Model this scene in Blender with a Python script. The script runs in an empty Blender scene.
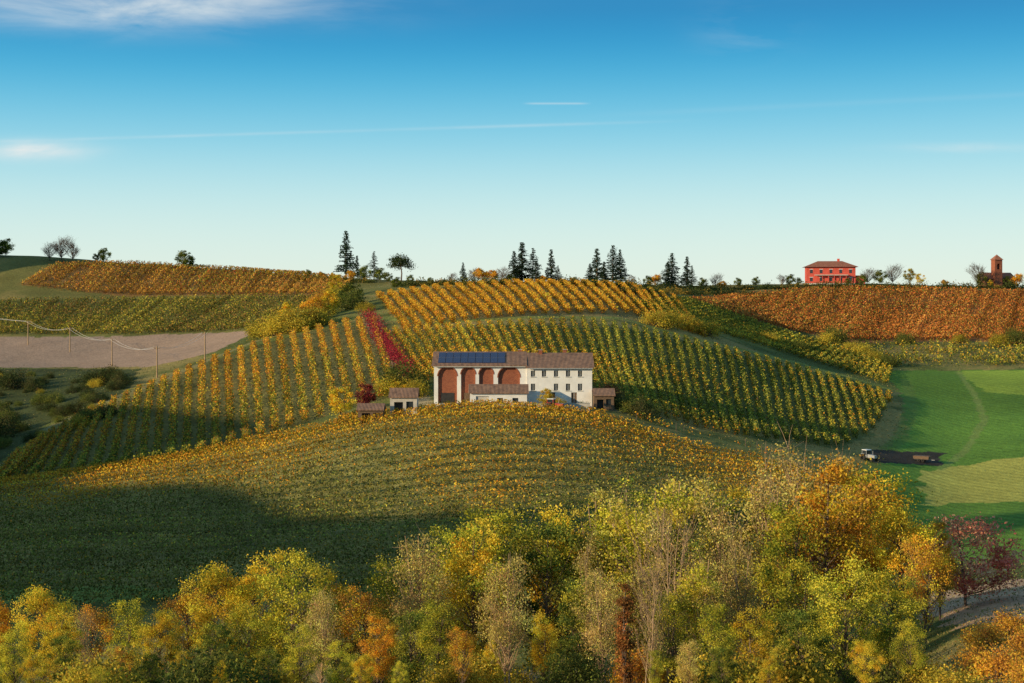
import bpy, math, random, bmesh
import numpy as np
from mathutils import Vector
rng=np.random.default_rng(7); random.seed(7)
F=1422.22; V0=300.0; CU=512.0
SB=math.radians(27); SE=math.radians(14)
scene=bpy.context.scene
scene.view_settings.view_transform='Standard'
scene.view_settings.look='None'; scene.view_settings.exposure=0
# ------------------------------------------------------------ terrain function
Dk=[0,30,50,60,80,100,120,150,190,228,245,280,330,380,430,480,540,600,700]
cols={
-400:[715,700,690,667,600,535,490,482,450,410,380,362,335,296,252,264],
0:[715,700,690,667,600,535,484,484,450,410,378,361,334,291,254,265],
100:[715,700,690,667,600,528,471,466,425,393,373,359,333,293,261,271],
200:[715,700,690,667,598,522,457,451,413,380,359,345,328,294,267,275],
300:[712,700,690,667,597,516,435,429,392,356,334,320,308,292,275,280],
400:[706,700,690,667,597,510,417,408,378,342,318,302,290,283,281,286],
500:[694,692,688,667,596,505,410,404,372,330,306,292,283,282,284,290],
600:[694,692,688,667,596,507,422,406,378,338,312,296,284,283,285,290],
700:[706,700,690,667,596,517,445,430,398,354,338,320,303,292,286,292],
780:[712,700,685,660,594,522,461,449,424,382,364,350,332,308,284,292],
840:[712,700,675,650,592,530,474,462,436,398,380,364,344,312,283,292],
890:[710,690,665,636,590,538,488,474,446,408,386,369,348,316,284,292],
950:[708,662,630,612,588,545,502,487,455,420,393,371,350,318,286,292],
1024:[690,642,612,597,575,537,498,482,450,415,390,369,348,316,288,292],
1400:[690,642,612,597,575,537,498,482,450,415,390,369,348,316,285,292]}
UK=sorted(cols)
Dg=np.arange(0,1202,2.0); Ug=np.arange(-400,1401,8.0)
def pchip(xk,yk,x):
    xk=np.array(xk,float);yk=np.array(yk,float);h=np.diff(xk);dl=np.diff(yk)/h
    m=np.zeros(len(xk));m[0]=dl[0];m[-1]=dl[-1]
    for i in range(1,len(xk)-1):
        if dl[i-1]*dl[i]>0:
            w1=2*h[i]+h[i-1];w2=h[i]+2*h[i-1];m[i]=(w1+w2)/(w1/dl[i-1]+w2/dl[i])
    i=np.clip(np.searchsorted(xk,x)-1,0,len(h)-1);t=(x-xk[i])/h[i];t=np.clip(t,0,1)
    return ((1+2*t)*(1-t)**2*yk[i]+t*(1-t)**2*h[i]*m[i]+t*t*(3-2*t)*yk[i+1]+t*t*(t-1)*h[i]*m[i+1])
colz=[]
for u in UK:
    zs=[-1.8,-9.5,-14.9]+[-(v-V0)/F*d for v,d in zip(cols[u],Dk[3:])]
    colz.append(pchip(Dk+[1000,1300],zs+[-30,-42],Dg))
colz=np.array(colz)
T=np.array([pchip(UK,colz[:,j],Ug) for j in range(len(Dg))]).T
def gsm(a,s,ax):
    r=int(3*s)+1;k=np.exp(-0.5*(np.arange(-r,r+1)/s)**2);k/=k.sum()
    pad=[(0,0),(0,0)];pad[ax]=(r,r);b=np.pad(a,pad,mode='edge')
    return np.apply_along_axis(lambda q:np.convolve(q,k,'valid'),ax,b)
T=gsm(T,3.5,0); T=gsm(T,1.8,1)
_lat=np.random.default_rng(3).random((64,64))
def vn(x,y,s,o=0):
    x=np.asarray(x,float)/s+o*7.3;y=np.asarray(y,float)/s+o*3.1
    i=np.floor(x).astype(int);j=np.floor(y).astype(int);fx=x-i;fy=y-j
    fx=fx*fx*(3-2*fx);fy=fy*fy*(3-2*fy);g=lambda a,b:_lat[a%64,b%64]
    return (g(i,j)*(1-fx)+g(i+1,j)*fx)*(1-fy)+(g(i,j+1)*(1-fx)+g(i+1,j+1)*fx)*fy
cb,sb=math.cos(SB),math.sin(SB)
def sm(a,b,x):
    t=np.clip((x-a)/(b-a),0,1);return t*t*(3-2*t)
def H(x,y):
    x=np.asarray(x,float);y=np.asarray(y,float)
    yc=np.clip(y,0,1200);u=np.clip(CU+F*x/np.maximum(yc,40),-400,1400)
    a=(u+400)/8;i=np.clip(a.astype(int),0,len(Ug)-2);fa=a-i
    b=yc/2;j=np.clip(b.astype(int),0,len(Dg)-2);fb=b-j
    z=(T[i,j]*(1-fa)+T[i+1,j]*fa)*(1-fb)+(T[i,j+1]*(1-fa)+T[i+1,j+1]*fa)*fb
    # unseen hill added west of the valley, shaped to shade knoll and fields
    al=-(x*cb+y*sb); q=-sb*x+cb*y
    w=np.exp(-((al-225)/55)**2)*sm(112,146,q)*(1-sm(296,356,q))
    top=40.5+26*np.exp(-((q-150)/16)**2)+10*sm(224,250,q)
    z=z*(1-w)+w*(top+7*(vn(x,y,22,5)-.5))
    w2=np.exp(-((x+330)/45)**2-((y-540)/58)**2)  # second unseen hill, added to shade the far-left slope
    z=z+w2*80
    und=(vn(x,y,16,1)-.5)*.7*np.clip((y-60)/30,0,1)
    return z+und
def P(u,v,dmin=60,dmax=640):
    d=np.arange(dmin,dmax,.5);x=(u-CU)/F*d;zt=H(x,d);zr=-(v-V0)/F*d
    k=np.nonzero(zt>=zr)[0]
    n=k[0] if len(k) else int(np.argmax((zt-zr)/d))
    return np.array([x[n],d[n],zt[n]])
def poly_xy(pts,dmin=60,n=5):
    out=[]
    for a,b in zip(pts,pts[1:]+pts[:1]):
        for t in np.arange(n)/n: out.append(P(a[0]+(b[0]-a[0])*t,a[1]+(b[1]-a[1])*t,dmin)[:2])
    return np.array(out)
def inpoly(x,y,pg):
    ins=np.zeros(x.shape,bool);n=len(pg)
    m=(x>pg[:,0].min()-1)&(x<pg[:,0].max()+1)&(y>pg[:,1].min()-1)&(y<pg[:,1].max()+1)
    xs=x[m];ys=y[m];r=np.zeros(xs.shape,bool)
    for k in range(n):
        x1,y1=pg[k];x2,y2=pg[(k+1)%n]
        if y1==y2: continue
        c=((y1>ys)!=(y2>ys))&(xs<(x2-x1)*(ys-y1)/(y2-y1)+x1);r^=c
    ins[m]=r;return ins
def resample(pts,n):
    p=np.array(pts,float);s=np.concatenate([[0],np.cumsum(np.hypot(*np.diff(p,axis=0).T))])
    t=np.linspace(0,s[-1],n);return np.array([np.interp(t,s,p[:,k]) for k in range(p.shape[1])]).T
# ------------------------------------------------------------ materials
def newmat(name):
    m=bpy.data.materials.new(name);m.use_nodes=True;nt=m.node_tree
    for n in list(nt.nodes): nt.nodes.remove(n)
    o=nt.nodes.new('ShaderNodeOutputMaterial');return m,nt,o
def leafmat(name,tr=.35,objvar=.25):
    m,nt,o=newmat(name);N=nt.nodes.new;L=nt.links.new
    at=N('ShaderNodeAttribute');at.attribute_name='Col'
    oi=N('ShaderNodeObjectInfo');mr=N('ShaderNodeMapRange');mr.inputs[3].default_value=1-objvar;mr.inputs[4].default_value=1+objvar
    L(oi.outputs['Random'],mr.inputs[0])
    hs=N('ShaderNodeHueSaturation');L(at.outputs['Color'],hs.inputs['Color']);L(mr.outputs[0],hs.inputs['Value'])
    d=N('ShaderNodeBsdfDiffuse')
    t=N('ShaderNodeBsdfTranslucent');mx=N('ShaderNodeMixShader');mx.inputs[0].default_value=tr
    L(hs.outputs[0],d.inputs['Color']);L(hs.outputs[0],t.inputs['Color']);L(d.outputs[0],mx.inputs[1]);L(t.outputs[0],mx.inputs[2]);L(mx.outputs[0],o.inputs[0]);return m
def solid(name,c,rough=.8,var=.25,scale=3,bump=.0,metal=0):
    m,nt,o=newmat(name);N=nt.nodes.new;L=nt.links.new
    b=N('ShaderNodeBsdfPrincipled');b.inputs['Roughness'].default_value=rough;b.inputs['Metallic'].default_value=metal
    tc=N('ShaderNodeTexCoord');n=N('ShaderNodeTexNoise');n.inputs['Scale'].default_value=scale;n.inputs['Detail'].default_value=6
    L(tc.outputs['Object'],n.inputs['Vector'])
    r=N('ShaderNodeValToRGB');r.color_ramp.elements[0].position=.3;r.color_ramp.elements[1].position=.7
    r.color_ramp.elements[0].color=(*[k*(1-var) for k in c],1);r.color_ramp.elements[1].color=(*[min(1,k*(1+var)) for k in c],1)
    L(n.outputs['Fac'],r.inputs[0]);L(r.outputs[0],b.inputs['Base Color'])
    if bump:
        bp=N('ShaderNodeBump');bp.inputs['Strength'].default_value=bump;L(n.outputs['Fac'],bp.inputs['Height']);L(bp.outputs[0],b.inputs['Normal'])
    L(b.outputs[0],o.inputs[0]);return m
LEAF=leafmat('leaves',.35,.2);VINE=leafmat('vine_leaves',.25,.0)
BARK=solid('bark',(.15,.105,.075),.9,.4,6,.4)
GREYBARK=solid('pale_bark',(.40,.27,.155),.9,.35,6,.3)
PLASTER=solid('white_plaster',(.82,.8,.77),.85,.1,.7,.1)
OLDPL=solid('old_plaster',(.55,.5,.44),.9,.2,1.2,.1)
REDPL=solid('red_plaster',(.58,.09,.06),.8,.15,.8,.1)
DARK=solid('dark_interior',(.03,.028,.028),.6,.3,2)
GLASS=solid('window_glass',(.03,.04,.05),.15,.2,2)
WOOD=solid('old_wood',(.16,.1,.06),.8,.3,4,.2)
METAL=solid('grey_metal',(.35,.36,.37),.5,.2,4)
TYRE=solid('rubber',(.02,.02,.02),.8,.2,4)
STONE=solid('stone',(.42,.4,.36),.85,.2,2,.1)
REDP=solid('red_paint',(.5,.04,.03),.4,.1,2)
WHITEP=solid('white_paint',(.75,.75,.75),.4,.05,2)
def roofmat(name,c1,c2):
    m,nt,o=newmat(name);N=nt.nodes.new;L=nt.links.new
    b=N('ShaderNodeBsdfPrincipled');b.inputs['Roughness'].default_value=.85
    tc=N('ShaderNodeTexCoord');n=N('ShaderNodeTexNoise');n.inputs['Scale'].default_value=1.1;n.inputs['Detail'].default_value=8;n.inputs['Roughness'].default_value=.75
    L(tc.outputs['Object'],n.inputs['Vector']);r=N('ShaderNodeValToRGB');r.color_ramp.elements[0].position=.35;r.color_ramp.elements[1].position=.65
    r.color_ramp.elements[0].color=(*c1,1);r.color_ramp.elements[1].color=(*c2,1);L(n.outputs['Fac'],r.inputs[0])
    w=N('ShaderNodeTexWave');w.bands_direction='X';w.inputs['Scale'].default_value=1.4;w.inputs['Distortion'].default_value=.3
    L(tc.outputs['Object'],w.inputs['Vector']);bp=N('ShaderNodeBump');bp.inputs['Strength'].default_value=.7;bp.inputs['Distance'].default_value=.1
    L(w.outputs['Fac'],bp.inputs['Height']);L(bp.outputs[0],b.inputs['Normal']);L(r.outputs[0],b.inputs['Base Color']);L(b.outputs[0],o.inputs[0]);return m
ROOF=roofmat('roof_tiles',(.15,.085,.06),(.34,.2,.135));ROOF2=roofmat('red_roof_tiles',(.28,.1,.06),(.42,.17,.1))
def brickmat(name='brick'):
    m,nt,o=newmat(name);N=nt.nodes.new;L=nt.links.new
    b=N('ShaderNodeBsdfPrincipled');b.inputs['Roughness'].default_value=.9
    tc=N('ShaderNodeTexCoord');mp=N('ShaderNodeMapping');mp.inputs['Rotation'].default_value=(math.pi/2,0,0)
    L(tc.outputs['Object'],mp.inputs['Vector']);t=N('ShaderNodeTexBrick');t.inputs['Scale'].default_value=1.6
    t.inputs['Color1'].default_value=(.46,.15,.07,1);t.inputs['Color2'].default_value=(.32,.09,.045,1);t.inputs['Mortar'].default_value=(.12,.05,.035,1);t.inputs['Mortar Size'].default_value=.035
    L(mp.outputs[0],t.inputs['Vector']);L(t.outputs['Color'],b.inputs['Base Color']);L(b.outputs[0],o.inputs[0]);return m
BRICK=brickmat()
# ------------------------------------------------------------ mesh builder (quads)
class MB:
    def __init__(s): s.v=[];s.f=[];s.c=[];s.m=[];s.n=0
    def add(s,v,f,c,mi):
        v=np.asarray(v,np.float32);f=np.asarray(f,np.int32)
        s.v.append(v);s.f.append(f+s.n);s.n+=len(v)
        c=np.asarray(c,np.float32);c=np.broadcast_to(c,(len(v),3));s.c.append(c);s.m.append(np.full(len(f),mi,np.int32))
    def leaves(s,c,size,col,mi=0,flat=0.0,asp=.65):
        n=len(c);a=rng.normal(size=(n,3));a[:,2]*=(1-flat);a/=np.linalg.norm(a,axis=1)[:,None]
        b=rng.normal(size=(n,3));b[:,2]*=(1-flat);b-=(b*a).sum(1)[:,None]*a;b/=np.linalg.norm(b,axis=1)[:,None]
        size=np.broadcast_to(size,(n,))[:,None];a=a*size*.5;b=b*size*.5*asp
        v=np.stack([c+a,c+b,c-a,c-b],1).reshape(-1,3)
        s.add(v,np.arange(4*n).reshape(-1,4),np.repeat(np.broadcast_to(col,(n,3)),4,axis=0),mi)
    def tube(s,pts,rad,mi=1,k=5):
        pts=np.asarray(pts,float);m=len(pts);ang=np.arange(k)/k*2*np.pi
        t=np.gradient(pts,axis=0);t/=np.linalg.norm(t,axis=1)[:,None]+1e-9
        ref=np.array([1,0,0]) if abs(t[0,0])<.8 else np.array([0,1,0])
        a=np.cross(t,ref);a/=np.linalg.norm(a,axis=1)[:,None]+1e-9;b=np.cross(t,a)
        rad=np.asarray(rad)[:,None,None]
        v=pts[:,None,:]+rad*(np.cos(ang)[None,:,None]*a[:,None,:]+np.sin(ang)[None,:,None]*b[:,None,:])
        f=[[i*k+j,i*k+(j+1)%k,(i+1)*k+(j+1)%k,(i+1)*k+j] for i in range(m-1) for j in range(k)]
        s.add(v.reshape(-1,3),f,(.2,.15,.1),mi)
    def mesh(s,name,mats,smooth=False):
        v=np.concatenate(s.v);f=np.concatenate(s.f);c=np.concatenate(s.c);mi=np.concatenate(s.m)
        me=bpy.data.meshes.new(name);me.vertices.add(len(v));me.vertices.foreach_set('co',v.ravel())
        me.loops.add(f.size);me.loops.foreach_set('vertex_index',f.ravel().astype(np.int32))
        me.polygons.add(len(f));me.polygons.foreach_set('loop_start',np.arange(0,f.size,4,dtype=np.int32))
        me.polygons.foreach_set('material_index',mi)
        for m in mats: me.materials.append(m)
        at=me.attributes.new('Col','FLOAT_COLOR','POINT')
        at.data.foreach_set('color',np.concatenate([c,np.ones((len(c),1),np.float32)],1).ravel())
        me.update(calc_edges=True)
        if smooth: me.polygons.foreach_set('use_smooth',np.ones(len(f),bool))
        return me
def link(name,me,loc=(0,0,0),sc=1,rz=0):
    o=bpy.data.objects.new(name,me);scene.collection.objects.link(o);o.location=loc
    o.scale=(sc,sc,sc) if np.isscalar(sc) else sc;o.rotation_euler[2]=rz;return o
def pal(n,cols,wts=None,var=.2):
    cols=np.array(cols,float);w=None if wts is None else np.array(wts)/sum(wts)
    c=cols[rng.choice(len(cols),n,p=w)];return np.clip(c*(1+rng.normal(0,var,(n,1)))*(1+rng.normal(0,.06,(n,3))),.004,.9)
# ------------------------------------------------------------ terrain mesh
us=np.concatenate([np.arange(-9000,-4000,400),np.arange(-4000,-60,60),np.arange(-60,1090,1.7),np.arange(1090,4000,60),np.arange(4000,9001,400)])
ys=np.concatenate([np.arange(-300,30,15),np.arange(30,60,1.0),np.exp(np.arange(math.log(60),math.log(700),.0042)),np.arange(705,1200,12),np.array([1300,1500,1800,2300,3000,4500,7000,9000])])
UU,YY=np.meshgrid(us,ys);XX=(UU-CU)/F*np.maximum(YY,150);ZZ=H(XX,YY)
x=XX.ravel();y=YY.ravel();z=ZZ.ravel()
G=np.array
n1=vn(x,y,40,2);n2=vn(x,y,9,3);n3=vn(x,y,2.5,4)
col=G([.14,.165,.045])[None]*(0.65+.7*n2[:,None])
dry=sm(.42,.72,.5*n1+.3*n2+.2*n3)[:,None];col=col*(1-dry)+G([.33,.26,.09])*dry
far=sm(420,560,y)[:,None];col=col*(1-far*.5)+G([.24,.19,.06])*far*.5
xd=x+(vn(x,y,3,8)-.5)*2.0;yd=y+(vn(x,y,3,9)-.5)*3.0
def paint(pts,c,dmin=60,var=.3,amt=1.0,n=5):
    pg=poly_xy(pts,dmin,n);m=inpoly(xd,yd,pg)
    global col
    f=(1+var*(2*(.6*n3[m]+.4*n2[m])-1))[:,None]
    col[m]=col[m]*(1-amt)+G(c)*f*amt
def strip(pts,c,w=1.2,dmin=60,amt=.9):
    global col
    ln=np.array([P(a,b,dmin)[:2] for a,b in resample(pts,24)])
    m=np.nonzero((x>ln[:,0].min()-4)&(x<ln[:,0].max()+4)&(y>ln[:,1].min()-4)&(y<ln[:,1].max()+4))[0]
    dd=np.full(len(m),1e9)
    for a,b in zip(ln[:-1],ln[1:]):
        e=b-a;L2=(e@e)+1e-9;t=np.clip(((x[m]-a[0])*e[0]+(y[m]-a[1])*e[1])/L2,0,1)
        dd=np.minimum(dd,np.hypot(x[m]-a[0]-t*e[0],y[m]-a[1]-t*e[1]))
    k=(amt*(1-sm(w*.7,w*1.3,dd+(n3[m]-.5))))[:,None]
    col[m]=col[m]*(1-k)+G(c)*(.85+.3*n3[m][:,None])*k
paint([(-6,484),(200,455),(320,418),(396,396),(372,322),(300,334),(215,360),(120,398),(36,448)],(.2,.185,.065),235,.4,.8)
paint([(380,294),(500,283),(625,285),(705,335),(620,318),(500,320),(405,334)],(.30,.22,.08),290,.3,.8)
paint([(384,334),(520,325),(640,331),(780,365),(888,396),(872,436),(840,450),(720,434),(612,400),(418,386)],(.12,.15,.045),262,.4,.75)
paint([(-60,600),(-60,486),(100,472),(200,458),(330,432),(400,416),(600,420),(700,446),(860,480),(860,560),(700,597)],(.27,.24,.08),140,.5,.8,3)
paint([(-60,338),(130,336),(258,331),(215,352),(150,367),(-60,368)],(.42,.29,.21),380,.12)
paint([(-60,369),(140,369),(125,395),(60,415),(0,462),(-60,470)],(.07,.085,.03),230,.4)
paint([(-60,300),(330,296),(262,331),(130,335),(-60,336)],(.2,.19,.055),400)
paint([(20,284),(60,264),(340,276),(335,295),(130,297)],(.30,.17,.06),480)
paint([(690,302),(800,292),(1090,290),(1090,342),(840,342)],(.30,.15,.06),440)
GF=[(882,371),(1090,369),(1090,565),(925,562),(862,486),(908,430),(900,392)]
paint(GF,(.13,.25,.038),150,.15)
paint([(955,371),(1090,369),(1090,402),(985,392)],(.3,.42,.06),200,.12)  # sunlit far corner of the field, painted into its colour
paint([(925,470),(1090,448),(1090,500),(920,505)],(.44,.42,.09),150,.18)  # band of sunlight across the grass, put into the base colour
gfm=inpoly(x,y,poly_xy(GF,150))
st=np.sin((x*.93+y*.36+6*np.sin(y/40))*2*np.pi/2.6);col[gfm]*=(1+.16*st[gfm,None])*(.75+.5*n1[gfm,None])
strip([(958,372),(975,395),(985,420),(965,452),(940,470)],(.26,.32,.09),.8,200,.6)
strip([(905,380),(912,405),(900,440),(866,470)],(.16,.24,.05),1.5,200,.7)
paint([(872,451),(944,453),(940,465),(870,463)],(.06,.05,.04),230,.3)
paint([(-60,590),(210,588),(200,601),(-60,603)],(.24,.32,.08),120,.2)
paint([(440,672),(640,668),(650,760),(420,760)],(.62,.43,.24),46,.2)
paint([(925,592),(1100,570),(1100,612),(960,628),(925,618)],(.55,.37,.24),70,.25)
strip([(0,468),(30,452),(45,430),(90,408),(150,385),(250,343),(330,322)],(.27,.24,.11),1.4,235,.8)
strip([(372,322),(388,350),(408,378),(424,404),(440,407),(520,407),(600,407),(640,414)],(.40,.33,.22),1.8,236,.85)
strip([(640,414),(700,436),(780,456),(850,476)],(.2,.22,.07),1.2,225,.7)
strip([(372,318),(450,322),(540,317),(620,318),(690,338),(800,363),(885,388)],(.25,.29,.07),2.2,300,.8)
strip([(0,582),(150,560),(330,535),(420,500)],(.24,.22,.1),1.0,140,.5)
nr,nc=UU.shape;idx=np.arange(nr*nc).reshape(nr,nc)
fq=np.stack([idx[:-1,:-1],idx[:-1,1:],idx[1:,1:],idx[1:,:-1]],-1).reshape(-1,4)
mb=MB();mb.add(np.stack([x,y,z],1),fq,col,0)
m,nt,o=newmat('ground');N=nt.nodes.new;L=nt.links.new
at=N('ShaderNodeAttribute');at.attribute_name='Col';b=N('ShaderNodeBsdfPrincipled');b.inputs['Roughness'].default_value=.95;b.inputs['Specular IOR Level'].default_value=.1
tc=N('ShaderNodeTexCoord');n=N('ShaderNodeTexNoise');n.inputs['Scale'].default_value=1.3;n.inputs['Detail'].default_value=8;n.inputs['Roughness'].default_value=.7
L(tc.outputs['Object'],n.inputs['Vector']);mr=N('ShaderNodeMapRange');mr.inputs[1].default_value=.3;mr.inputs[2].default_value=.7;mr.inputs[3].default_value=.65;mr.inputs[4].default_value=1.35
L(n.outputs['Fac'],mr.inputs[0]);hs=N('ShaderNodeHueSaturation');L(at.outputs['Color'],hs.inputs['Color']);L(mr.outputs[0],hs.inputs['Value'])
bp=N('ShaderNodeBump');bp.inputs['Strength'].default_value=.8;bp.inputs['Distance'].default_value=.35;L(n.outputs['Fac'],bp.inputs['Height']);L(bp.outputs[0],b.inputs['Normal'])
L(hs.outputs[0],b.inputs['Base Color']);L(b.outputs[0],o.inputs[0])
link('ground_terrain',mb.mesh('ground_terrain',[m],True))
# ------------------------------------------------------------ vineyards
GOLD=(.78,.43,.045);ORG=(.70,.28,.035);YG=(.46,.39,.05);GRN=(.10,.135,.033);RED=(.45,.11,.035);BRN=(.34,.19,.06);LG=(.21,.23,.045)
def vine_rows(name,rows,pals,dens=14,leaf=.36,hgt=1.7,wid=.3,posts=True,gap=.1,rowvar=.1):
    """rows: list of Nx2 xy polylines; pals(x,y,n)->colours"""
    mb=MB();C=[];BR=[]
    for r in rows:
        L_=np.hypot(*np.diff(r,axis=0).T).sum();n=int(L_*dens)
        if n<4: continue
        t=np.sort(rng.random(n));s=np.linspace(0,1,len(r))
        px=np.interp(t,s,r[:,0]);py=np.interp(t,s,r[:,1]);a0=rng.random()*900;b0=rng.random()*900
        vig=.3*vn(t*L_+a0,b0+0*t,1.1,0)+.7*vn(t*L_+b0,a0+0*t,9.1,0);keep=vig>gap*(.5+1.6*rng.random(n));px=px[keep];py=py[keep];vig=vig[keep];n=len(px)
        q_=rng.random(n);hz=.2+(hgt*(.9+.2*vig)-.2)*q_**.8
        e=r[-1]-r[0];e/=np.linalg.norm(e)+1e-9;off=rng.normal(0,wid,n);al=rng.normal(0,.25,n)
        px=px-e[1]*off+e[0]*al;py=py+e[0]*off+e[1]*al
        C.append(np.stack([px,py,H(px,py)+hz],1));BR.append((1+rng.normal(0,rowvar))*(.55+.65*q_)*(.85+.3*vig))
        if posts:
            for k_ in range(int(L_/9)):
                tt_=rng.random();a=np.interp(tt_,s,r[:,0]);b_=np.interp(tt_,s,r[:,1]);c_=float(H(a,b_));mb.tube([(a,b_,c_-.2),(a,b_,c_+hgt+.15)],[.05,.04],1,4)
    C=np.concatenate(C);n=len(C);BR=np.concatenate(BR)[:,None]
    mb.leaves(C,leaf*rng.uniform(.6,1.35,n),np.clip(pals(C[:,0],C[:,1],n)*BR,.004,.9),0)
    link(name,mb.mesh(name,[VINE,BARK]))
def fan(a,b,n,dmin=230,dmax=640,seg=8):
    A=resample(a,n);B=resample(b,n);out=[]
    for p,q in zip(A,B):
        s=P(p[0],p[1],dmin,dmax)[:2];e=P(q[0],q[1],dmin,dmax)[:2];tt=np.linspace(0,1,seg)[:,None];out.append(s*(1-tt)+e*tt)
    return out
def mixpal(A,B,fn,var=.2):
    def g(x,y,n):
        k=np.clip(fn(x,y),0,1);return np.where((rng.random(n)<k)[:,None],pal(n,B,None,var),pal(n,A,None,var))
    return g
# west slope
rows=fan([(-30,487),(40,479),(90,472),(140,467),(200,456),(262,438),(320,418),(362,405),(394,396)],
         [(20,456),(70,424),(120,400),(170,378),(215,360),(255,346),(300,334),(345,323),(372,322)],29)
vine_rows('vineyard',rows,mixpal([GOLD,ORG,ORG,BRN,YG],[GRN,LG,YG],lambda x,y:.2+.9*vn(x,y,18,1)-(y-250)/150),46,.36,1.75,.36)
# east slope of the main hill
rows=fan([(384,334),(450,328),(520,325),(580,322),(640,331),(700,345),(780,365),(850,384),(888,396)],
         [(418,384),(520,385),(612,398),(660,418),(720,434),(780,442),(840,449),(872,432),(889,404)],50)
vine_rows('vineyard',rows,mixpal([GRN,LG,YG,LG],[GOLD,YG,ORG],lambda x,y:.05+.4*sm(.5,.8,vn(x,y,25,2))+.5*sm(30,-10,x)),38,.36,1.75,.34)
# top of hill
rows=fan([(378,296),(430,289),(500,284),(570,283),(625,286),(672,298)],[(408,332),(460,322),(520,316),(575,314),(630,314),(705,338)],27,300)
vine_rows('vineyard',rows,mixpal([GOLD,ORG,GOLD],[YG,LG,RED],lambda x,y:.3*vn(x,y,12,3)+.05),42,.42,1.8,.42)
# knoll in front of the house
rows=[]
for y0 in np.arange(148,248,2.9):
    xs=np.linspace(-90,66,60);yy=y0+.1*xs-4*np.cos(xs/45);uu=CU+F*xs/yy
    lim=(uu>-40)&(uu<872)&(yy>146)&~((yy>237)&(uu>395))&(yy<243)&~((uu<330)&(yy>232))&~((uu>620)&(yy>232-(uu-620)*.05))
    if lim.sum()>3: rows.append(np.stack([xs[lim],yy[lim]],1))
def kmix(x,y): return .04+.95*sm(184,212,y-.17*np.abs(x+5)+34*(vn(x,y,20,4)-.5)+12*(vn(x,y,5,5)-.5))  # more gold towards the crest: its sunlight is put into the leaf colour
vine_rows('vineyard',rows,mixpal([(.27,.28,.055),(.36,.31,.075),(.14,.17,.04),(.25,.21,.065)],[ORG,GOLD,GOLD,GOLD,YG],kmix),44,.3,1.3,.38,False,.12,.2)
# far left
rows=fan([(x_,335) for x_ in (-40,60,130)]+[(200,333),(255,330)],[(-20,302),(90,300),(190,299),(270,297),(335,297)],60,400)
vine_rows('vineyard',rows,mixpal([YG,LG,(.5,.36,.06)],[GRN,BRN],lambda x,y:.1+.8*vn(x,y,24,5)),16,.5,1.7,.5,False,.2,.2)
rows=fan([(22,286),(70,292),(130,296),(250,296),(335,294)],[(60,265),(130,264),(200,268),(290,273),(352,280)],50,480)
vine_rows('vineyard',rows,mixpal([(.62,.27,.05),(.66,.38,.06),BRN],[LG,RED,YG],lambda x,y:.7*vn(x,y,24,6)),17,.55,1.7,.55,False,.2,.2)
# far right
rows=fan([(690,302),(740,318),(800,333),(850,341),(950,341),(1060,341)],[(735,297),(800,291),(860,289),(930,290),(1000,292),(1070,292)],76,430)
vine_rows('vineyard',rows,mixpal([(.68,.25,.05),(.56,.18,.05),BRN],[RED,(.62,.33,.06),LG],lambda x,y:.7*vn(x,y,30,7)),16,.55,1.7,.55,False,.2,.2)
rows=fan([(632,306),(690,324),(750,343),(820,364),(884,384)],[(690,302),(745,320),(800,338),(850,352),(890,370)],34,350)
vine_rows('vineyard',rows,mixpal([GRN,LG,YG],[GOLD],lambda x,y:.4*vn(x,y,20,8)),20,.48,1.7,.4,False)
rows=fan([(850,366),(920,367),(990,367),(1070,367)],[(842,344),(915,344),(990,344),(1075,344)],40,400)
vine_rows('orchard',rows,mixpal([LG,YG,GRN],[GOLD,BRN],lambda x,y:.4*vn(x,y,20,9)),14,.55,2.0,.5,False,.5)
# edge row of young vines
rows=[np.array([P(a,b,225)[:2] for a,b in resample([(630,418),(690,433),(780,456),(855,474)],20)])+np.array([0,k]) for k in (0,-2.5)]
vine_rows('vineyard',rows,mixpal([GOLD,ORG],[YG],lambda x,y:.3+0*x),22,.36,1.3,.3,True,.7)
# red hedge beside the drive
mb=MB();ln=np.array([P(a,b,250) for a,b in resample([(368,318),(378,336),(388,352),(398,364),(410,380)],44)])
for p in ln:
    n=170;c=p+rng.normal(0,1,(n,3))*[1.0,1.3,.75]+[rng.normal(0,.5),0,1.3];mb.leaves(c,.34,pal(n,[(.46,.035,.06),(.32,.02,.05),(.52,.08,.07),(.2,.02,.04)]),0)
link('red_hedge',mb.mesh('red_hedge',[LEAF]))
# ------------------------------------------------------------ grass scatter
mb=MB();n=80000;u=rng.uniform(-20,1050,n);d=np.exp(rng.uniform(math.log(60),math.log(480),n));gx=(u-CU)/F*d
ok=~(inpoly(gx,d,poly_xy(GF,150)))&~inpoly(gx,d,poly_xy([(-60,338),(130,336),(258,331),(215,352),(150,367),(-60,368)],380));ok&=~((np.abs(gx)<17)&(d>236)&(d<262))&~((np.abs(gx-1.5)<5)&(d<66))
gx=gx[ok];d=d[ok];n=len(d);gz=H(gx,d)+.08
br=(.6+.7*vn(gx,d,8,12))[:,None]
mb.leaves(np.stack([gx,d,gz],1),(.1+.0008*d)*rng.uniform(.6,1.4,n),pal(n,[(.15,.175,.05),(.28,.25,.09),(.17,.2,.055),(.38,.3,.13)])*br,0,-.4,.4)
link('grass',mb.mesh('grass',[VINE]))
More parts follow.
